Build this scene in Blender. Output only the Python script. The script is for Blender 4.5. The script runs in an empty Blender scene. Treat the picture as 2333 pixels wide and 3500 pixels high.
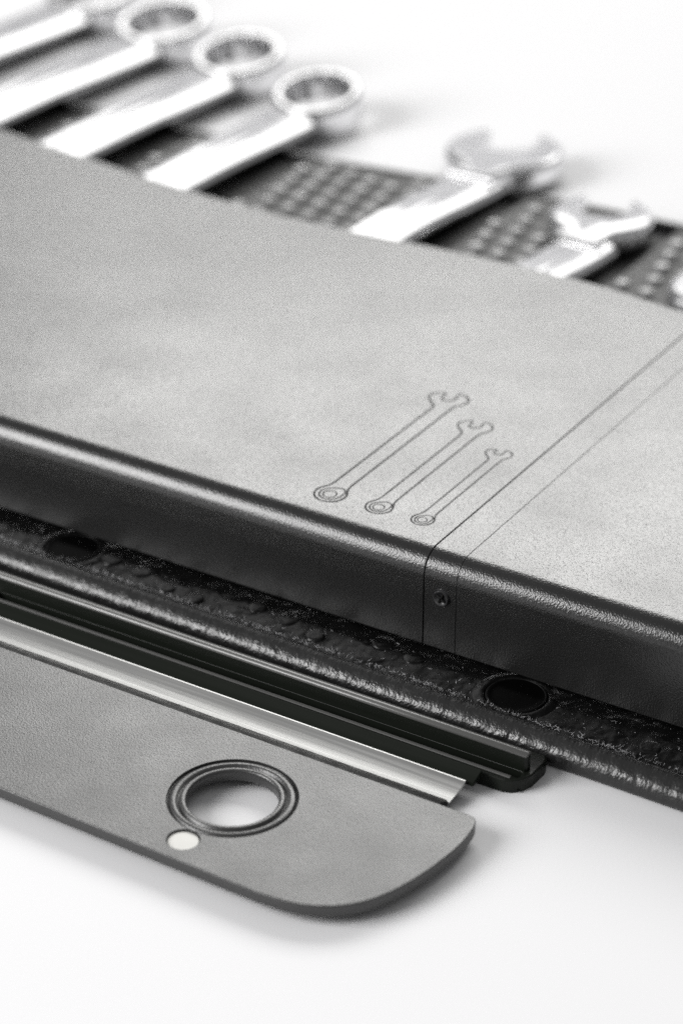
import bpy, bmesh, math, random
from mathutils import Vector, Matrix
random.seed(7)
S = 0.001                      # all shapes below are written in millimetres
R = math.radians
sc = bpy.context.scene
COL = sc.collection

# ------------------------------------------------------------------ camera
PITCH, YAW, F_PX = R(29.1), R(31.8), 8330.0
fw = Vector((-math.sin(YAW) * math.cos(PITCH), math.cos(YAW) * math.cos(PITCH), -math.sin(PITCH)))
rt = Vector((math.cos(YAW), math.sin(YAW), 0))
up = rt.cross(fw)
cam = bpy.data.cameras.new('camera')
cam_o = bpy.data.objects.new('camera', cam); COL.objects.link(cam_o)
cam_o.matrix_world = Matrix(((rt.x, up.x, -fw.x, 0.21230), (rt.y, up.y, -fw.y, -0.37775), (rt.z, up.z, -fw.z, 0.27647), (0, 0, 0, 1)))
cam.sensor_fit = 'VERTICAL'; cam.sensor_height = 36.0; cam.sensor_width = 24.0
cam.lens = 36.0 * F_PX / 3500.0
cam.clip_start = 0.01; cam.clip_end = 50
cam.dof.use_dof = True
cam.dof.focus_distance = 0.487
cam.dof.aperture_fstop = 11.0
cam.dof.aperture_blades = 9
sc.camera = cam_o

# ------------------------------------------------------------------ studio light
w = bpy.data.worlds.new('World'); sc.world = w; w.use_nodes = True
w.node_tree.nodes['Background'].inputs[0].default_value = (1.0, 1.0, 1.0, 1)
w.node_tree.nodes['Background'].inputs[1].default_value = 0.29
w.cycles.sampling_method = 'NONE'

def area(name, az, el, dist, sx, sy, power, target=(-0.03, 0.05, 0.0), col=(1, 1, 1), shape='RECTANGLE'):
    """softbox seen from the target at azimuth az (degrees left of +Y) and elevation el"""
    d = Vector((-math.sin(R(az)) * math.cos(R(el)), math.cos(R(az)) * math.cos(R(el)), math.sin(R(el))))
    L = bpy.data.lights.new(name, 'AREA'); L.shape = shape; L.size = sx; L.size_y = sy; L.energy = power; L.color = col
    o = bpy.data.objects.new(name, L); COL.objects.link(o)
    o.location = Vector(target) + d * dist
    o.rotation_euler = d.to_track_quat('Z', 'Y').to_euler()
    return o
area('softbox_behind', 16, 34.2, 2.4, 2.3, 0.92, 58.0, col=(1.0, 0.995, 0.975))
area('softbox_front', 139, 29, 1.0, 0.56, 0.52, 12.8, col=(1.0, 0.995, 0.99))

# added fill, turned away from the set; brightens the sweep reflected in the chrome
bl = bpy.data.lights.new('added_sweep_fill', 'AREA'); bl.shape = 'RECTANGLE'; bl.size = 2.2; bl.size_y = 0.3; bl.energy = 2.2
blo = bpy.data.objects.new('added_sweep_fill', bl); COL.objects.link(blo)
bd = Vector((-math.sin(R(28)), math.cos(R(28)), 0))
blo.location = bd * 1.25 + Vector((0, 0, 1.25))
blo.rotation_euler = (-(bd * 2.0 + Vector((0, 0, 0.5)) - blo.location)).to_track_quat('Z', 'Y').to_euler()

sc.view_settings.view_transform = 'Standard'; sc.view_settings.look = 'None'
sc.view_settings.exposure = 0.0; sc.view_settings.gamma = 1.0
sc.render.engine = 'CYCLES'
sc.cycles.max_bounces = 8; sc.cycles.glossy_bounces = 5; sc.cycles.diffuse_bounces = 4
sc.cycles.caustics_reflective = False; sc.cycles.caustics_refractive = False
sc.cycles.sample_clamp_indirect = 6.0
sc.cycles.sample_clamp_direct = 1.5
sc.cycles.use_adaptive_sampling = False
sc.cycles.use_denoising = False

# ------------------------------------------------------------------ materials
def mat(name, col, rough=0.5, metal=0.0, spec=0.5, bumps=(), rough_var=0.0, col_var=0.0, var_scale=60.0, stretch=None, sheen=0.0):
    """bumps: (noise scale per metre, height in metres, detail, stretch xyz)"""
    m = bpy.data.materials.new(name); m.use_nodes = True
    nt = m.node_tree; n = nt.nodes; l = nt.links
    b = n['Principled BSDF']
    b.inputs['Base Color'].default_value = (*col, 1); b.inputs['Roughness'].default_value = rough
    b.inputs['Metallic'].default_value = metal; b.inputs['Specular IOR Level'].default_value = spec
    if sheen: b.inputs['Sheen Weight'].default_value = sheen
    tc = n.new('ShaderNodeTexCoord')
    prev = None
    for (scl, h, det, st) in bumps:
        vor = det == 'facets'
        mp = n.new('ShaderNodeMapping'); mp.inputs['Scale'].default_value = st or (1, 1, 1)
        l.new(tc.outputs['Object'], mp.inputs['Vector'])
        if vor:
            nz = n.new('ShaderNodeTexVoronoi'); nz.inputs['Scale'].default_value = scl
        else:
            nz = n.new('ShaderNodeTexNoise'); nz.inputs['Scale'].default_value = scl; nz.inputs['Detail'].default_value = det
        l.new(mp.outputs[0], nz.inputs['Vector'])
        bp = n.new('ShaderNodeBump'); bp.inputs['Strength'].default_value = 1.0; bp.inputs['Distance'].default_value = h
        l.new(nz.outputs['Distance' if vor else 'Fac'], bp.inputs['Height'])
        if prev: l.new(prev.outputs[0], bp.inputs['Normal'])
        prev = bp
    if prev: l.new(prev.outputs[0], b.inputs['Normal'])
    if rough_var or col_var:
        mp = n.new('ShaderNodeMapping'); mp.inputs['Scale'].default_value = stretch or (1, 1, 1)
        l.new(tc.outputs['Object'], mp.inputs['Vector'])
        nz = n.new('ShaderNodeTexNoise'); nz.inputs['Scale'].default_value = var_scale; nz.inputs['Detail'].default_value = 5
        l.new(mp.outputs[0], nz.inputs['Vector'])
        if rough_var:
            mr = n.new('ShaderNodeMapRange'); mr.inputs[1].default_value = 0.3; mr.inputs[2].default_value = 0.7
            mr.inputs[3].default_value = max(0.02, rough - rough_var); mr.inputs[4].default_value = rough + rough_var
            l.new(nz.outputs['Fac'], mr.inputs[0]); l.new(mr.outputs[0], b.inputs['Roughness'])
        if col_var:
            cr = n.new('ShaderNodeMapRange'); cr.inputs[1].default_value = 0.3; cr.inputs[2].default_value = 0.7
            cr.inputs[3].default_value = 1 - col_var; cr.inputs[4].default_value = 1 + col_var
            mx = n.new('ShaderNodeVectorMath'); mx.operation = 'SCALE'; mx.inputs[0].default_value = col
            l.new(nz.outputs['Fac'], cr.inputs[0]); l.new(cr.outputs[0], mx.inputs['Scale']); l.new(mx.outputs[0], b.inputs['Base Color'])
    return m

GRAIN = (2600, 0.00016, 2.0, None)
M = {}
M['paper'] = mat('white_paper', (0.74, 0.74, 0.75), 0.9, spec=0.2, bumps=[(1500, 0.00003, 3, None)])
M['cover'] = mat('grained_black_plastic', (0.010, 0.010, 0.010), 0.25, spec=0.66,
                 bumps=[(8, 0.0017, 0.5, None), (2700, 0.00007, 1.2, None)], rough_var=0.05, var_scale=45)
M['plate'] = mat('grained_plate_plastic', (0.024, 0.024, 0.024), 0.38, spec=0.74, bumps=[(2900, 0.00006, 1.0, None)], rough_var=0.03, var_scale=80)
M['smooth'] = mat('smooth_black_plastic', (0.018, 0.018, 0.019), 0.30, spec=0.5, bumps=[(900, 0.00003, 2, None)], rough_var=0.08, var_scale=200)
M['rail'] = mat('moulded_rail_plastic', (0.007, 0.0085, 0.0065), 0.38, spec=0.2, bumps=[(700, 0.00002, 2, (0.03, 1, 1))], rough_var=0.1, var_scale=500, stretch=(0.05, 1, 1))
M['edge'] = mat('worn_edge_highlight', (0.08, 0.08, 0.077), 0.30, spec=0.7, bumps=[(700, 0.00002, 2, (0.03, 1, 1))], rough_var=0.08, var_scale=600, stretch=(0.05, 1, 1))  # worn edge plastic, paled so the rail's edge highlights sit in the colour
M['slot'] = mat('slot_floor_black', (0.004, 0.004, 0.004), 0.6, spec=0.2)
M['flange'] = mat('dark_anodised_metal', (0.008, 0.0095, 0.0075), 0.35, spec=0.08, bumps=[(500, 0.00002, 2, (0.02, 1, 1))], rough_var=0.1, var_scale=400, stretch=(0.03, 1, 1))
M['alu'] = mat('brushed_aluminium', (0.62, 0.62, 0.61), 0.28, metal=1.0, bumps=[(2600, 0.000008, 3, (0.012, 1, 1)), (60, 0.0001, 2, (0.4, 1, 1))], rough_var=0.08, var_scale=900, stretch=(0.02, 1, 1))
M['mat_base'] = mat('dull_black_mat', (0.03, 0.03, 0.03), 0.5, spec=0.25, bumps=[(260, 0.0004, 3, None), (1800, 0.00012, 3, None)], rough_var=0.12, var_scale=300)
M['mat_shaded'] = mat('rough_black_mat_shaded', (0.004, 0.004, 0.004), 0.25, spec=0.25, bumps=[(150, 0.0011, 2, None), (1200, 0.00006, 2, None)], rough_var=0.15, var_scale=250)  # darker copy of the mat; shade in front of the lid put into the colour
M['mat'] = mat('stud_sheen_grey', (0.22, 0.22, 0.22), 0.36, spec=1.0, bumps=[(260, 0.00006, 3, None), (1800, 0.00008, 3, None)], rough_var=0.12, var_scale=300)  # studs of the black mat painted pale; softbox sheen put into the colour
M['trim'] = mat('crinkled_black_trim', (0.012, 0.012, 0.012), 0.30, spec=0.6, bumps=[(420, 0.00035, 2, (1.3, 0.7, 0.7)), (1900, 0.00011, 2, None)], rough_var=0.1, var_scale=300)
M['button'] = mat('gloss_black_cap', (0.0015, 0.0015, 0.0015), 0.25, spec=0.02, bumps=[(1500, 0.000015, 3, None)])
M['chrome'] = mat('polished_chrome', (0.78, 0.78, 0.79), 0.12, metal=1.0, bumps=[(70, 0.00003, 2, None)], rough_var=0.03, var_scale=150)
M['disc'] = mat('white_disc_enamel', (0.56, 0.555, 0.53), 0.5, spec=0.3, col_var=0.04, var_scale=300)
M['gasket'] = mat('black_rubber', (0.006, 0.006, 0.006), 0.45, spec=0.08, bumps=[(900, 0.00008, 3, (0.2, 1, 1))], rough_var=0.1, var_scale=300)
M['lint'] = mat('grey_lint', (0.5, 0.5, 0.51), 0.8, spec=0.2)

# ------------------------------------------------------------------ mesh helpers
def flat_planes(me):
    for p in me.polygons:
        if max(abs(c) for c in p.normal) > 0.99996: p.use_smooth = False

def finish(bm, name, material, parent=None, smooth=32):
    bmesh.ops.recalc_face_normals(bm, faces=bm.faces)
    me = bpy.data.meshes.new(name)
    for v in bm.verts: v.co *= S
    for f in bm.faces: f.smooth = True
    bm.to_mesh(me); bm.free()
    me.set_sharp_from_angle(angle=R(smooth)); flat_planes(me)
    me.materials.append(M[material])
    o = bpy.data.objects.new(name, me); COL.objects.link(o)
    if parent: o.parent = parent
    return o

def empty(name, label, cat, group=None, loc=(0, 0, 0)):
    o = bpy.data.objects.new(name, None); COL.objects.link(o)
    o.empty_display_size = 0.01
    o.location = Vector(loc) * S
    o['label'] = label; o['category'] = cat
    if group: o['group'] = group
    return o

def inset2(pts, d):
    """offset a closed 2-D polygon inwards by d"""
    n = len(pts); A = sum(pts[i][0] * pts[(i + 1) % n][1] - pts[(i + 1) % n][0] * pts[i][1] for i in range(n))
    sg = 1 if A > 0 else -1
    out = []
    for i in range(n):
        p0, p1, p2 = Vector(pts[i - 1]), Vector(pts[i]), Vector(pts[(i + 1) % n])
        e1 = (p1 - p0).normalized() if (p1 - p0).length > 1e-9 else Vector((1, 0))
        e2 = (p2 - p1).normalized() if (p2 - p1).length > 1e-9 else e1
        n1 = Vector((-e1.y, e1.x)) * sg; n2 = Vector((-e2.y, e2.x)) * sg
        m = n1 + n2
        m = m.normalized() if m.length > 1e-6 else n1
        k = 1 / max(0.5, m.dot(n1))
        q = p1 + m * d * k
        out.append((q.x, q.y))
    return out

def sweep_x(prof, xs, end_inset=0.1, shift=None, loops=None):
    """closed YZ profile (or function x -> profile) run along X, ends slightly rounded, capped"""
    bm = bmesh.new(); rings = []
    st = []
    e = end_inset
    if e > 0: st = [(xs[0], e), (xs[0] + e, 0)] + [(x, 0) for x in xs[1:-1]] + [(xs[-1] - e, 0), (xs[-1], e)]
    else: st = [(x, 0) for x in xs]
    for x, ins in st:
        p = prof(x) if callable(prof) else prof
        if ins: p = inset2(p, ins)
        dy = shift(x) if shift else 0
        rings.append([bm.verts.new((x, y + dy, z)) for y, z in p])
    n = len(rings[0])
    for a, b in zip(rings, rings[1:]):
        for i in range(n):
            bm.faces.new((a[i], a[(i + 1) % n], b[(i + 1) % n], b[i]))
    bm.faces.new(rings[0]); bm.faces.new(list(reversed(rings[-1])))
    return bm

def arc(cx, cy, r, a0, a1, n):
    return [(cx + r * math.cos(R(a0 + (a1 - a0) * i / n)), cy + r * math.sin(R(a0 + (a1 - a0) * i / n))) for i in range(n + 1)]

def slab(outline, holes, z0, z1, ch=0.25, hole_ch=0.0, chb=None):
    """flat plate from a plan outline with holes, chamfered edges"""
    bm = bmesh.new()
    chb = ch if chb is None else chb
    def ring(pts, z): return [bm.verts.new((x, y, z)) for x, y in pts]
    def wall(a, b):
        n = len(a)
        for i in range(n): bm.faces.new((a[i], a[(i + 1) % n], b[(i + 1) % n], b[i]))
    top_e, bot_e = [], []
    def side(pts, c, cb, sign):
        steps = []
        k = 3
        for i in range(k + 1):
            t = R(90 * i / k); steps.append((c * (1 - math.sin(t)), z1 - c * (1 - math.cos(t)))) if c > 0 else None
        if c <= 0: steps.append((0, z1))
        steps.append((0, z0 + cb))
        if cb > 0: steps.append((cb, z0))
        rs = [ring(inset2(pts, s * sign) if s > 1e-6 else pts, z) for s, z in steps]
        for a, b in zip(rs, rs[1:]): wall(a, b)
        return rs[0], rs[-1]
    t, b = side(outline, ch, chb, 1); tops = [t]; bots = [b]
    for h in holes:
        t, b = side(h, hole_ch, hole_ch, -1); tops.append(t); bots.append(b)
    for grp in (tops, bots):
        es = []
        for r in grp:
            for i in range(len(r)):
                e = bm.edges.get((r[i], r[(i + 1) % len(r)]))
                es.append(e)
        bmesh.ops.triangle_fill(bm, use_beauty=True, use_dissolve=False, edges=es)
    return bm

def lathe(prof, n=64, c=(0, 0, 0), closed=False, rfun=None):
    """profile of (radius, z) turned round the vertical axis"""
    bm = bmesh.new(); rings = []
    for r, z in prof:
        if r < 1e-6: rings.append([bm.verts.new((c[0], c[1], c[2] + z))]); continue
        rings.append([bm.verts.new((c[0] + r * math.cos(2 * math.pi * i / n), c[1] + r * math.sin(2 * math.pi * i / n), c[2] + z)) for i in range(n)])
    pairs = list(zip(rings, rings[1:]))
    if closed: pairs.append((rings[-1], rings[0]))
    for a, b in pairs:
        for i in range(n):
            j = (i + 1) % n
            if len(a) == 1 and len(b) == 1: continue
            if len(a) == 1: bm.faces.new((a[0], b[i], b[j]))
            elif len(b) == 1: bm.faces.new((a[i], a[j], b[0]))
            else: bm.faces.new((a[i], a[j], b[j], b[i]))
    return bm

def circle(cx, cy, r, n=72): return [(cx + r * math.cos(2 * math.pi * i / n), cy + r * math.sin(2 * math.pi * i / n)) for i in range(n)]

def chaikin(pts, it=2):
    for _ in range(it):
        q = []
        for i in range(len(pts)):
            a, b = pts[i], pts[(i + 1) % len(pts)]
            q.append((a[0] * .75 + b[0] * .25, a[1] * .75 + b[1] * .25)); q.append((a[0] * .25 + b[0] * .75, a[1] * .25 + b[1] * .75))
        pts = q
    return pts

def interp(tab, x):
    if x <= tab[0][0]: return tab[0][1]
    for (x0, y0), (x1, y1) in zip(tab, tab[1:]):
        if x <= x1:
            t = (x - x0) / (x1 - x0); t = t * t * (3 - 2 * t) * 0.5 + t * 0.5
            return y0 + (y1 - y0) * t
    return tab[-1][1]

# ------------------------------------------------------------------ setting
bm = bmesh.new()
prof = [(-2000, 0), (1640, 0)] + [(1640 + 380 * math.sin(R(t)), 380 - 380 * math.cos(R(t))) for t in range(8, 89, 8)] + [(2026, 870)]
rows = [[bm.verts.new((x, y, z)) for y, z in prof] for x in (-2600, 2600)]
for i in range(len(prof) - 1): bm.faces.new((rows[0][i], rows[1][i], rows[1][i + 1], rows[0][i + 1]))
bmesh.ops.rotate(bm, verts=bm.verts, cent=(0, 0, 0), matrix=Matrix.Rotation(R(28), 3, 'Z'))
tab = finish(bm, 'table_surface', 'paper'); tab['kind'] = 'structure'
tab['label'] = 'seamless white paper sweep under everything'

# ------------------------------------------------------------------ tool tray with studded mat
tray = empty('tool_tray', 'black studded tool tray with rolled crinkled front edge under the lid', 'tool tray', loc=(-120, 100, 0))
def adopt(o, root):
    o.parent = root; o.matrix_parent_inverse = Matrix.Translation(-Vector(root.location)); return o

BACK = [(-520, 224), (-171, 229), (-130, 233.5), (-103, 237), (-63, 238.5), (0, 238.5), (160, 238)]
def yback(x): return interp(BACK, x)
# (centre x, half width of slot, y where the slot runs out at the back)
SLOTS = [(-360, 13), (-314, 14), (-271, 13.5), (-229, 13), (-186, 12.8), (-112.0, 11.0), (-61.8, 9.8), (-13, 9.2)]
# pan
o = finish(sweep_x([(-13.6, 0.6), (-13.6, 1.6), (230.0, 1.6), (230.0, 0.6)], [-520, 160], 0.2), 'pan', 'slot'); adopt(o, tray)
# mat pieces between the tool slots, top at z = 3.4
MT = 3.4
edges = [-520]
for c, h in SLOTS: edges += [c - h, c + h]
edges.append(160)
def piece(x0, x1):
    n = max(2, int((x1 - x0) / 8))
    xs = [x0 + (x1 - x0) * i / n for i in range(n + 1)]
    pts = [(x, 140.0) for x in xs] + [(x, yback(x) - 3.0) for x in reversed(xs)]
    return slab(pts, [], 1.6, MT, 0.5, chb=0)
for i in range(0, len(edges), 2):
    o = finish(piece(edges[i], edges[i + 1]), 'mat_panel', 'mat_base'); adopt(o, tray)
# front strip of the mat, with the two caps sitting in it
CAPS = [(24.3, -7.4), (-88.3, -7.0)]
fr = [(-520, -14.6), (160, -16.5), (160, 30), (-520, 30)]
o = finish(slab(fr, [circle(cx, cy, 6.7, 48) for cx, cy in CAPS], 1.6, MT, 0.3, hole_ch=0.5, chb=0), 'mat_panel', 'mat_shaded'); adopt(o, tray)
# back rim
o = finish(sweep_x(lambda x: [(yback(x) - 3.2, 0.3), (yback(x) - 3.2, 3.2)] + arc(yback(x) - 1.8, 3.0, 1.2, 160, 20, 6) + [(yback(x) - 0.5, 0.3)],
                   [-520 + 8 * i for i in range(86)], 0.3), 'back_rim', 'trim'); adopt(o, tray)
# studs: one mesh shared by all
sb = lathe([(2.35, -0.2), (2.25, 0.8), (2.05, 1.25), (1.75, 1.5), (1.35, 1.6), (0.7, 1.66), (0, 1.68)], 18)
st0 = finish(sb, 'stud', 'mat', None, 60); stud_me = st0.data
stud_front = stud_me.copy(); stud_front.materials.clear(); stud_front.materials.append(M['mat_shaded'])  # front studs: same mesh in the shade-darkened mat colour
bpy.data.objects.remove(st0)
ang = R(-12); P = 8.3
ax = Vector((math.cos(ang), math.sin(ang))) * P; ay = Vector((-1.8, 8.8))
o0 = Vector((-151.9, 203.1))
HEADS = [(-119, 251, 20), (-70.5, 219, 15.5), (-21, 189, 13)]
ns = 0
for i in range(-60, 60):
    for j in range(-60, 60):
        p = o0 + ax * i + ay * j
        front = -12.6 < p.y < -2.5 and -122 < p.x < 76
        lim = 232 if p.x < -100 else 232
        back = 158 < p.y < yback(p.x) - 7.0 and p.x < 20 and p.x > -300 and p.y > 168 - 0.0 * p.x
        if not (front or back): continue
        if back:
            if any(abs(p.x - c) < h + 2.2 for c, h in SLOTS): continue
            if any((p.x - hx) ** 2 + (p.y - hy) ** 2 < (hr + 2.5) ** 2 for hx, hy, hr in HEADS): continue
        if front and any((p.x - cx) ** 2 + (p.y - cy) ** 2 < 9.6 ** 2 for cx, cy in CAPS): continue
        if front:
            if random.random() < 0.25: continue
            p = p + Vector((random.gauss(0, 0.7), random.gauss(0, 0.5)))
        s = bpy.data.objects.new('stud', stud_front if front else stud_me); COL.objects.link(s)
        s.parent = tray; s.location = (p.x * S + 0.120 , p.y * S - 0.100, MT * S)
        s.rotation_euler = (0, 0, random.uniform(0, 6)); k = random.uniform(0.92, 1.08); s.scale = (k, k, random.uniform(0.85, 1.1) * (random.uniform(0.15, 0.4) if front else 1.0))
        ns += 1
print('studs', ns)
# round caps
for cx, cy in CAPS:
    b = lathe([(0, 1.45), (3.2, 1.42), (4.6, 1.38), (5.2, 1.4), (5.6, 1.5), (5.85, 1.5), (6.1, 1.35), (6.25, 1.0), (6.25, -0.4), (0, -0.4)], 64, (cx, cy, 2.2))
    o = finish(b, 'cap', 'button', None, 50); adopt(o, tray)
    b = lathe([(5.75, 1.45), (5.9, 1.62), (6.1, 1.62), (6.3, 1.45), (6.35, 1.1), (6.1, 1.0), (5.8, 1.2)], 64, (cx, cy, 2.2), closed=True)
    rim = finish(b, 'cap_rim', 'gasket', None, 70); rim.parent = o
    b = lathe([(6.45, 0.0), (6.6, 0.25), (7.1, 0.42), (7.8, 0.3), (8.6, 0.1), (9.2, -0.15), (6.45, -0.15)], 56, (cx, cy, MT), closed=True)
    o = finish(b, 'cap_collar', 'mat_shaded', None, 70); adopt(o, tray)
# rolled front edge
lip = [(-13.9, 0.25), (-13.9, 3.0), (-14.6, 4.0), (-15.4, 4.65), (-16.3, 5.05), (-17.2, 5.2), (-18.0, 5.05), (-18.7, 4.72), (-19.3, 4.4),
       (-19.9, 3.95), (-20.4, 3.4), (-20.75, 2.75), (-20.95, 2.0), (-21.0, 1.2), (-20.85, 0.5), (-20.5, 0.25)]
xs = [-520 + 4 * i for i in range(171)]
o = finish(sweep_x(lip, xs, 0.4, shift=lambda x: -0.0135 * (x + 17)), 'rolled_edge', 'trim', None, 70); adopt(o, tray)

# lint caught along the inner side of the rolled edge and on the mat
bm = bmesh.new()
def hair(p, d, ln, wd, curl):
    n = 5; d = d.normalized(); side = d.cross(Vector((0.3, 0.5, 1))).normalized(); q = p.copy(); prev = None
    ax2 = Vector((random.uniform(-1, 1), random.uniform(-1, 1), random.uniform(-1, 1))).normalized()
    for i in range(n + 1):
        wv = wd * (1 - 0.6 * i / n)
        tri = [bm.verts.new(q + side * wv), bm.verts.new(q - side * wv * .5 + d.cross(side) * wv * .87), bm.verts.new(q - side * wv * .5 - d.cross(side) * wv * .87)]
        if prev:
            for k in range(3): bm.faces.new((prev[k], prev[(k + 1) % 3], tri[(k + 1) % 3], tri[k]))
        prev = tri
        q = q + d * (ln / n); d = (Matrix.Rotation(curl, 3, ax2) @ d).normalized()
        if q.z < MT + 0.06: q.z = MT + 0.06; d.z = abs(d.z)
for i in range(1500):
    x = random.uniform(-112, 72); den = 0.5 + 0.5 * math.sin(x * 0.23) * math.sin(x * 0.071 + 1)
    if random.random() > 0.25 + 0.75 * den: continue
    y = -13.7 - 0.0135 * (x + 17) + random.gauss(0.35, 0.35); z = MT + random.uniform(0.0, 0.7)
    hair(Vector((x, y, z)), Vector((random.gauss(0, 1), random.gauss(0.5, 0.7), random.uniform(0, 1))), random.uniform(0.25, 1.1), random.uniform(0.022, 0.04), random.uniform(-0.7, 0.7))
for i in range(200):
    x = random.uniform(-112, 72); y = random.uniform(-13, -1)
    hair(Vector((x, y, MT + 0.1)), Vector((random.gauss(0, 1), random.gauss(0, 1), random.uniform(0, 0.5))), random.choice((0.15, 0.2, 0.3, 0.9)), random.uniform(0.03, 0.055), random.uniform(-0.8, 0.8))
for i in range(14):
    x = random.choice((-20, 6, -48, 30, 52)) + random.gauss(0, 2); y = -13.4
    hair(Vector((x, y, MT)), Vector((random.gauss(0, .6), random.gauss(0.4, .4), 1)), random.uniform(1.2, 2.6), 0.03, random.uniform(-0.35, 0.35))
o = finish(bm, 'lint', 'lint', None, 80); adopt(o, tray); o['kind'] = 'stuff'

# ------------------------------------------------------------------ lid
H = 27.0; TH = 1.4
lid = empty('tray_lid', 'grained black plastic lid with engraved spanner outlines and rounded front edge', 'lid', loc=(-100, 0, 3.4))
EDGE = [(-520, 156), (-231, 147.1), (-210, 143.6), (-191, 141.2), (-171, 138), (-146, 135.6), (-126.5, 134.6), (-100, 135.5), (-74, 137.5), (-53.5, 138.2), (-32.5, 138), (-5.8, 134.2), (20, 129), (160, 120)]
def lid_prof(x):
    yb = interp(EDGE, x)
    Z0 = 5.6
    p = [(yb, H - 0.45), (yb - 0.12, H - 0.15), (yb - 0.45, H)]
    p += arc(1.7, H - 5.0, 5.0, 90, 180, 18)
    p += [(-3.3, Z0 + 0.25), (-3.2, Z0 + 0.06), (-3.05, Z0)]
    p += [(-3.3 + TH, Z0)]
    p += arc(1.7, H - 5.0, 5.0 - TH, 180, 90, 8)
    p += [(yb, H - TH)]
    return p
def lid_panel(name, x0, x1, e):
    n = max(1, int((x1 - x0) / 7)); xs = [x0 + (x1 - x0) * i / n for i in range(n + 1)]
    return finish(sweep_x(lid_prof, xs, e), name, 'cover', None, 40)
pA = lid_panel('lid_panel', -520, -0.09, 0.14)
pB = lid_panel('joint_strip', 0.09, 7.62, 0.11)
pC = lid_panel('lid_panel', 7.66, 160, 0.05)
for p in (pA, pB, pC): adopt(p, lid)
pB['label'] = 'narrow strip of the lid between two seams'

# engraved pictograms: closed grooves cut into the left panel
def groove_loop(bm, pts, r, z):
    n = len(pts); k = 8; rings = []
    for i in range(n):
        p = Vector(pts[i]); t = (Vector(pts[(i + 1) % n]) - Vector(pts[i - 1])).normalized(); nn = Vector((-t.y, t.x))
        rings.append([bm.verts.new((p.x + nn.x * r * math.cos(2 * math.pi * j / k), p.y + nn.y * r * math.cos(2 * math.pi * j / k), z + r * math.sin(2 * math.pi * j / k))) for j in range(k)])
    for i in range(n):
        a, b = rings[i], rings[(i + 1) % n]
        for j in range(k): bm.faces.new((a[j], a[(j + 1) % k], b[(j + 1) % k], b[j]))
def pictogram(cx, cy, Rr, hw, y_neck, g):
    """spanner seen from above: ring end at (cx, cy), shaft along +Y, open jaw"""
    jaw = [(-1.0, -0.25), (-1.17, 0.12), (-2.09, 0.96), (-2.68, 1.51), (-2.87, 2.23), (-2.69, 2.84), (-1.96, 3.62), (-1.45, 3.6), (-1.35, 2.73), (-1.34, 2.1), (-0.84, 1.88), (-0.16, 2.05),
           (0.19, 2.65), (0.02, 3.43), (-0.02, 4.25), (0.68, 4.2), (1.50, 3.62), (1.84, 2.76), (1.72, 1.99), (1.15, 1.2), (1.0, 0.6)]
    jaw = [(cx + sx + x * hw, y_neck + y * hw) for x, y in jaw for sx in (0.0,)]
    a = math.asin(min(0.95, (hw + 0.35) / Rr)); a = math.degrees(a)
    ringp = [(cx + Rr * math.cos(R(t)), cy + Rr * math.sin(R(t))) for t in [90 - a - 6 - (348 - 2 * a) * i / 26 for i in range(27)]]
    yr = cy + Rr * math.cos(R(a))
    right = [(cx + hw, y_neck - (y_neck - yr - 1.4) * t) for t in (0.05, 0.3, 0.6, 0.9, 1.0)]
    left = [(cx - hw, yr + 1.4 + (y_neck - yr - 1.4) * t) for t in (0.0, 0.1, 0.4, 0.7, 0.95)]
    outer = jaw + right + ringp + left
    outer = chaikin(outer, 2)
    r2 = Rr * 0.68; tear = []
    for i in range(40):
        t = 2 * math.pi * i / 40; k = max(0.0, math.cos(t - R(62))) ** 5
        tear.append((cx + (r2 + 0.75 * k * r2 * 0.62) * math.cos(t), cy - 0.1 + (r2 + 0.75 * k * r2 * 0.62) * math.sin(t)))
    inner = circle(cx - 0.02 * Rr, cy - 0.06 * Rr, Rr * 0.42, 32)
    return [(outer, g), (tear, g * 0.85), (inner, g * 0.75)]
cut = bmesh.new(); floors = []
for a in [(-30.1, 8.8, 3.55, 2.0, 56.6, 0.275), (-18.3, 9.3, 2.95, 1.72, 48.3, 0.245), (-7.75, 9.4, 2.45, 1.3, 40.6, 0.215)]:
    lps = pictogram(*a); floors.append(lps)
    for pts, g in lps: groove_loop(cut, pts, g, H + 0.06)
cutter = finish(cut, 'groove_cutter', 'cover')
md = pA.modifiers.new('engrave', 'BOOLEAN'); md.operation = 'DIFFERENCE'; md.object = cutter
try: md.solver = 'MANIFOLD'
except Exception: md.solver = 'EXACT'
bpy.context.view_layer.update()
dg = bpy.context.evaluated_depsgraph_get()
new_me = bpy.data.meshes.new_from_object(pA.evaluated_get(dg))
print('lid faces', len(pA.data.polygons), '->', len(new_me.polygons))
if len(new_me.polygons) > len(pA.data.polygons):
    pA.modifiers.clear(); pA.data = new_me
    new_me.set_sharp_from_angle(angle=R(28)); flat_planes(new_me)
bpy.data.objects.remove(cutter)
# dark floor bead of each pictogram, lying in its groove
for lps in floors:
    bm = bmesh.new()
    for pts, g in lps: groove_loop(bm, pts, g * 0.55, H - g * 0.62)
    o = finish(bm, 'spanner_pictogram', 'slot', None, 80); adopt(o, lid)
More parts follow.
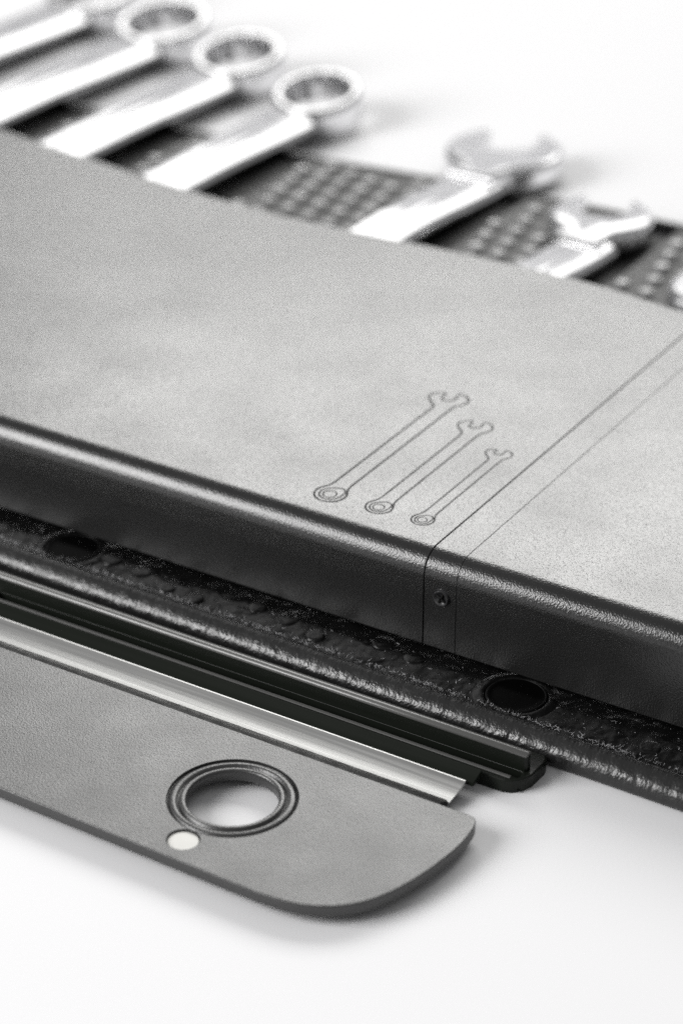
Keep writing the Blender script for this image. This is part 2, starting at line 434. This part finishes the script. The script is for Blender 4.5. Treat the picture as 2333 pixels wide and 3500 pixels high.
# small recessed screw on the joint strip
cxs, czs = 4.2, 18.1
scr = lathe([(r * 1.22, z) for r, z in [(0, 0.05), (0.55, 0.06), (0.9, 0.25), (1.15, 0.48), (1.35, 0.5), (1.5, 0.3), (1.55, 0.03), (1.62, 0.02), (1.68, 0.12), (1.74, 0.02), (1.74, -0.3), (0, -0.3)]], 36)
bmesh.ops.rotate(scr, verts=scr.verts, cent=(0, 0, 0), matrix=Matrix.Rotation(R(90), 3, 'X'))
for v in scr.verts:
    a = math.atan2(v.co.z, v.co.x); v.co += Vector((cxs, -3.3, czs)) + Vector((0, -0.1 * math.sin(a * 3 + 1) * (1 if v.co.y < -0.1 else 0), 0))
scr_o = finish(scr, 'screw', 'smooth', None, 45); adopt(scr_o, lid)
def sbox(name, c, s, rot, material, parent):
    b = bmesh.new(); bmesh.ops.create_cube(b, size=1)
    for v in b.verts: v.co = Vector((v.co.x * s[0], v.co.y * s[1], v.co.z * s[2]))
    bmesh.ops.bevel(b, geom=list(b.edges), offset=min(s) * 0.2, segments=2, affect='EDGES')
    bmesh.ops.rotate(b, verts=b.verts, cent=(0, 0, 0), matrix=Matrix.Rotation(rot, 3, 'Y'))
    for v in b.verts: v.co += Vector(c)
    return finish(b, name, material, parent)
for rot in (R(25), R(115)):
    o = sbox('screw_slot_shade', (cxs, -3.55, czs), (2.3, 0.7, 0.45), rot, 'slot', None); o.parent = scr_o  # raised black bar, painted shade of the recessed cross

# ------------------------------------------------------------------ guide rail in front of the tray
rail = empty('slotted_rail', 'long slotted black plastic rail lying between tray edge and metal strip', 'rail', loc=(-30, -28, 0))
slot_c = [(-91.0, -31.9)] + [] 
def rrect(x0, x1, y0, y1, r, n=5):
    return arc(x1 - r, y1 - r, r, 0, 90, n) + arc(x0 + r, y1 - r, r, 90, 180, n) + arc(x0 + r, y0 + r, r, 180, 270, n) + arc(x1 - r, y0 + r, r, 270, 360, n)
plan = [(-260, -34.0), (35.6, -34.0), (37.2, -33.4), (38.8, -31.8), (39.7, -29.5), (39.9, -24.5), (39.4, -22.9), (38.4, -22.3), (-260, -22.3)]
slots = [rrect(-91.0, 38.0, -31.95, -29.62, 0.7)]
o = finish(slab(plan, slots, 0.05, 3.0, 0.35, hole_ch=0.12, chb=0.1), 'base', 'rail', None, 40); adopt(o, rail)
o = finish(sweep_x([(-32.6, 0.35), (-32.6, 0.6), (-28.5, 0.6), (-28.5, 0.35)], [-95, 38.6], 0), 'slot_floor', 'slot'); adopt(o, rail)
bar = [(-29.55, 2.6)] + [(-29.55, 6.3), (-29.5, 6.7), (-29.35, 6.95), (-29.05, 7.1), (-28.6, 7.12), (-28.1, 7.05), (-27.7, 6.8), (-27.5, 6.4), (-27.45, 2.6)]
o = finish(sweep_x([(-32.9, 2.9), (-32.92, 3.05), (-32.75, 3.16), (-32.2, 3.16), (-31.98, 3.06), (-31.96, 2.9)], [-92.2, 0, 36.6], 0.12), 'slot_rim', 'edge', None, 40); adopt(o, rail)
cap = [(-29.62, 6.35), (-29.66, 6.6), (-29.5, 6.98), (-29.1, 7.2), (-28.6, 7.24), (-28.0, 7.12), (-27.55, 6.8), (-27.4, 6.35)]
o = finish(sweep_x(cap, [-260, -100, 0, 38.5], 0.3), 'bar_top_highlight', 'edge', None, 60); adopt(o, rail)  # paler skin over the bar's top, its highlight put into the colour
o = finish(sweep_x(bar, [-260, -100, 0, 38.4], 0.45), 'upright_bar', 'rail', None, 50); adopt(o, rail)

# ------------------------------------------------------------------ pull plate: plastic plate with metal strip along its back
pull = empty('pull_plate', 'flat grey-black pull plate with round finger hole and rounded corner', 'pull plate', loc=(-20, -67, 0))
PZ = 4.4; PDX, PDY = 0.95, -1.23
pl = [(-300, -47.7), (35.9, -47.7), (37.0, -47.95), (37.7, -48.8), (38.3, -50.6), (38.7, -54.0), (38.75, -57.5), (38.3, -61.9), (37.6, -66.5), (36.6, -70.8), (35.2, -75.2), (33.2, -79.4), (30.4, -82.9), (27.0, -85.4),
      (23.5, -87.0), (19.8, -87.8), (15.5, -88.15), (9, -88.1), (3.4, -88.0), (-45, -87.3), (-300, -84.0)]
def smooth_open(pts, i0, i1):
    mid = pts[i0:i1]
    for _ in range(2):
        q = [mid[0]]
        for a, b in zip(mid, mid[1:]): q += [(a[0] * .75 + b[0] * .25, a[1] * .75 + b[1] * .25), (a[0] * .25 + b[0] * .75, a[1] * .25 + b[1] * .75)]
        q.append(mid[-1]); mid = q
    return pts[:i0] + mid + pts[i1:]
pl = [(x + PDX, y + PDY) for x, y in smooth_open(pl, 1, 19)]
HC = (-4.15, -67.8); HR = 12.6; DC = (-4.55, -83.5); DR = 3.15
o = finish(slab(pl, [circle(*HC, HR, 96), circle(*DC, DR, 48)], 1.9, PZ, 0.22, hole_ch=0.08, chb=0.15), 'plate', 'plate', None, 40); adopt(o, pull)
# eyelet with two grooves round the finger hole
ey = [(12.55, 1.0), (12.55, 2.75), (12.4, 2.62), (12.15, 2.7), (11.95, 3.15), (11.75, 3.38), (11.1, 3.42), (10.75, 3.3), (10.55, 2.85), (10.3, 2.72), (10.05, 2.9), (9.9, 3.35), (9.7, 3.48), (9.15, 3.46), (8.9, 3.3), (8.8, 3.0), (8.8, 1.3), (8.95, 1.0)]
o = finish(lathe(ey, 96, (HC[0], HC[1], PZ - 3.4), closed=True), 'eyelet', 'plate', None, 50); adopt(o, pull)
o = finish(lathe([(0, 0.0), (2.85, 0.0), (3.02, -0.1), (3.1, -0.3), (3.1, -1.2), (0, -1.2)], 48, (DC[0], DC[1], PZ - 0.42)), 'white_disc', 'disc', None, 50); adopt(o, pull)
o['label'] = 'small white disc set into the plate beside the finger hole'
# metal strip
strip = [(-38.3, 3.35), (-38.55, 3.42), (-38.85, 3.36), (-39.2, 3.18), (-39.8, 2.96), (-40.5, 2.74), (-41.3, 2.55), (-42.2, 2.40), (-43.3, 2.27), (-44.4, 2.16), (-44.7, 2.12), (-44.8, 2.0), (-44.8, 1.9), (-38.3, 2.4)]
o = finish(sweep_x(strip, [-300 + 10 * i for i in range(33)] + [30.1], 0.12), 'metal_strip', 'alu', None, 35); adopt(o, pull)
fl = [(-34.6, 3.6), (-34.75, 4.15), (-34.95, 4.28), (-35.2, 4.22), (-38.2, 3.2), (-38.25, 2.4), (-37.9, 2.4), (-35.0, 3.3)]
o = finish(sweep_x(fl, [-300, -100, 0, 31.6], 0.12), 'dark_flange', 'flange', None, 35); adopt(o, pull)
gk = [(-44.4, 1.0)] + [(-44.4, 2.0), (-44.5, 2.3), (-44.9, 2.55), (-46.5, 3.1), (-48.5, 3.6), (-48.85, 3.4), (-48.85, 1.0)]
o = finish(sweep_x(gk, [-300, -100, 0, 29.6], 0.3), 'gasket', 'gasket', None, 50); adopt(o, pull)

# ------------------------------------------------------------------ spanners
def wrench_root(label, x, y): 
    return empty('spanner', label, 'spanner', 'chrome spanners lying in the tray slots', loc=(x, y, 1.7))
def shaft_mesh(hw, th, y0, y1, z, flare0=None, end_w=None, zlift=0.0):
    """flat bar with rounded edges and a sunken panel along its upper face; wider towards y1"""
    bm = bmesh.new(); rings = []
    N = 30
    for i in range(N + 1):
        t = i / N; y = y0 + (y1 - y0) * t
        e = max(0.0, (t - 0.70) / 0.30); e = e * e * (3 - 2 * e)
        wv = hw + (end_w - hw) * e if end_w else hw
        rec = 0.55 * (1 - min(1, max(0, (t - 0.78) / 0.08)))
        h = th / 2
        zc = z + zlift * e
        k = 1 - min(1, max(0, (t - 0.70) / 0.22)); k = k * k * (3 - 2 * k); m = 0.25 + 0.75 * k
        pr = [(-wv, 0), (-wv, h * .65), (-wv * .97, h * .93), (-wv * .92, h), (-wv * .70, h - .34 * m), (-wv * .46, h - .58 * m), (-wv * .22, h - .72 * m), (-wv * .02, h - .76 * m), (wv * .02, h - .78 * m - .2 * k),
              (wv * .06, h - .78 * m - .2 * k), (wv * .15, h - .36), (wv * .34, h - .50), (wv * .56, h - .86), (wv * .76, h - 1.5), (wv * .92, h - 2.5), (wv, -.6),
              (wv * .95, -h * .6), (wv * .75, -h), (-wv * .75, -h), (-wv * .95, -h * .6)]
        rings.append([bm.verts.new((px, y, zc + pz)) for px, pz in pr])
    n = len(rings[0])
    for a, b in zip(rings, rings[1:]):
        for i in range(n): bm.faces.new((a[i], a[(i + 1) % n], b[(i + 1) % n], b[i]))
    bm.faces.new(rings[0]); bm.faces.new(list(reversed(rings[-1])))
    return bm
def ring_mesh(ro, ri, th):
    """ring end: domed outside, twelve-point hole"""
    bm = bmesh.new(); n = 96; prof = []
    h = th / 2
    secs = [('o', -0.5, -h), ('o', 0.0, -h * .7), ('o', 0.0, h * .55), ('o', -0.35, h * .85), ('o', -1.2, h), ('i', 0.9, h), ('i', 0.3, h * .9), ('i', 0, h * .7), ('i', 0, -h * .8), ('i', 0.5, -h)]
    rings = []
    for kd, dr, z in secs:
        rg = []
        for i in range(n):
            t = 2 * math.pi * i / n
            if kd == 'o': r = ro + dr
            else:
                sft = abs(((i % 8) / 8.0) * 2 - 1)          # 12 points
                r = ri + dr + ri * 0.12 * sft * (1 if dr < 0.6 else 0.3)
            rg.append(bm.verts.new((r * math.cos(t), r * math.sin(t), z)))
        rings.append(rg)
    m = len(rings)
    for k in range(m):
        a, b = rings[k], rings[(k + 1) % m]
        for i in range(n): bm.faces.new((a[i], a[(i + 1) % n], b[(i + 1) % n], b[i]))
    return bm
def ring_spanner(label, x, yr, ro, ri, hw, y0=60, z=7.7, th=6.2, tilt=11.0, rz=7.8):
    root = wrench_root(label, x, y0)
    o = finish(shaft_mesh(hw, th, y0, yr - ro * 0.80, z, end_w=hw * 1.12, zlift=-1.2), 'shaft', 'chrome', None, 42)
    o.data.transform(Matrix.Translation((x * S, 0, 0))); adopt(o, root)
    bm = ring_mesh(ro, ri, 10.5)
    bmesh.ops.rotate(bm, verts=bm.verts, cent=(0, 0, 0), matrix=Matrix.Rotation(R(tilt), 3, 'X'))
    for v in bm.verts: v.co += Vector((x, yr, rz))
    o = finish(bm, 'ring_end', 'chrome', None, 38); adopt(o, root)
    return root
def jaw_outline(r, gap, depth, rot, hw):
    """open end round (0, 0); the shaft joins at -Y; jaws open towards +Y turned by rot"""
    pts = []
    a_open = math.degrees(math.asin(min(0.95, (gap / 2 + r * 0.26) / r)))
    a0, a1 = 90 - a_open, -62
    right = [(r * math.cos(R(a0 + (a1 - a0) * i / 12)) * (1.0), r * math.sin(R(a0 + (a1 - a0) * i / 12))) for i in range(13)]
    left = [(-p[0], p[1]) for p in reversed(right)]
    g = gap / 2
    ins = [(-g - r * .10, r * 0.90), (-g, r * 0.78), (-g, r * 0.24), (-g * .80, r * .05), (-g * 0.4, -r * .04), (g * 0.4, -r * .04), (g * .80, r * .05), (g, r * 0.24), (g, r * 0.78), (g + r * .10, r * 0.90)]
    c, s = math.cos(R(rot)), math.sin(R(rot))
    allp = [(p[0] * c - p[1] * s, p[0] * s + p[1] * c) for p in right]
    lft = [(p[0] * c - p[1] * s, p[0] * s + p[1] * c) for p in left]
    inn = [(p[0] * c - p[1] * s, p[0] * s + p[1] * c) for p in ins]
    neck = [(hw * 1.25, -r * 0.98), (hw * 1.02, -r * 1.35), (-hw * 1.02, -r * 1.35), (-hw * 1.25, -r * 0.98)]
    return allp + neck + lft + inn
def open_spanner(label, x, yh, r, gap, hw, rot=15, y0=60, z=8.0, th=6.4, xo=0.0, rz=6.4, tip=0.0):
    root = wrench_root(label, x, y0)
    o = finish(shaft_mesh(hw, th, y0, yh - r * 0.9, z, end_w=hw * 1.1, zlift=rz - z - 1.3), 'shaft', 'chrome', None, 42)
    o.data.transform(Matrix.Translation((x * S, 0, 0))); adopt(o, root)
    ol = [(p[0] + x + xo * (1 if p[1] > -r else 0.4), p[1] + yh) for p in jaw_outline(r, gap, r, rot, hw)]
    jb = slab(ol, [], rz - 3.6, rz + 3.6, 2.1, chb=0.7)
    bmesh.ops.rotate(jb, verts=jb.verts, cent=(x, yh, rz), matrix=Matrix.Rotation(R(tip), 3, 'X'))
    o = finish(jb, 'open_jaw', 'chrome', None, 38); adopt(o, root)
    return root
ring_spanner('ring end spanner nearest the open ended spanners, smallest of the rings', -191.5, 259.5, 14.6, 10.9, 8.0)
ring_spanner('ring end spanner second along from the open ended ones', -234.5, 278, 15.6, 11.7, 8.4)
ring_spanner('ring end spanner third along, its ring touching the top of the picture', -276.5, 293.5, 16.6, 12.4, 8.8)
ring_spanner('ring end spanner in the top corner, only its shaft and part of its ring showing', -319.5, 310, 17.6, 12.0, 9.2)
open_spanner('larger open ended spanner standing clear of the tray edge', -116.0, 251.5, 18.4, 15.0, 7.4, xo=-3.0)
open_spanner('middle sized open ended spanner with its jaw over the tray edge', -65.3, 219.5, 15.0, 12.4, 6.9, xo=-4.6, tip=0.6)
open_spanner('open ended spanner cut off by the picture edge', -16.0, 189, 12.6, 12, 6.2, xo=-4.5)
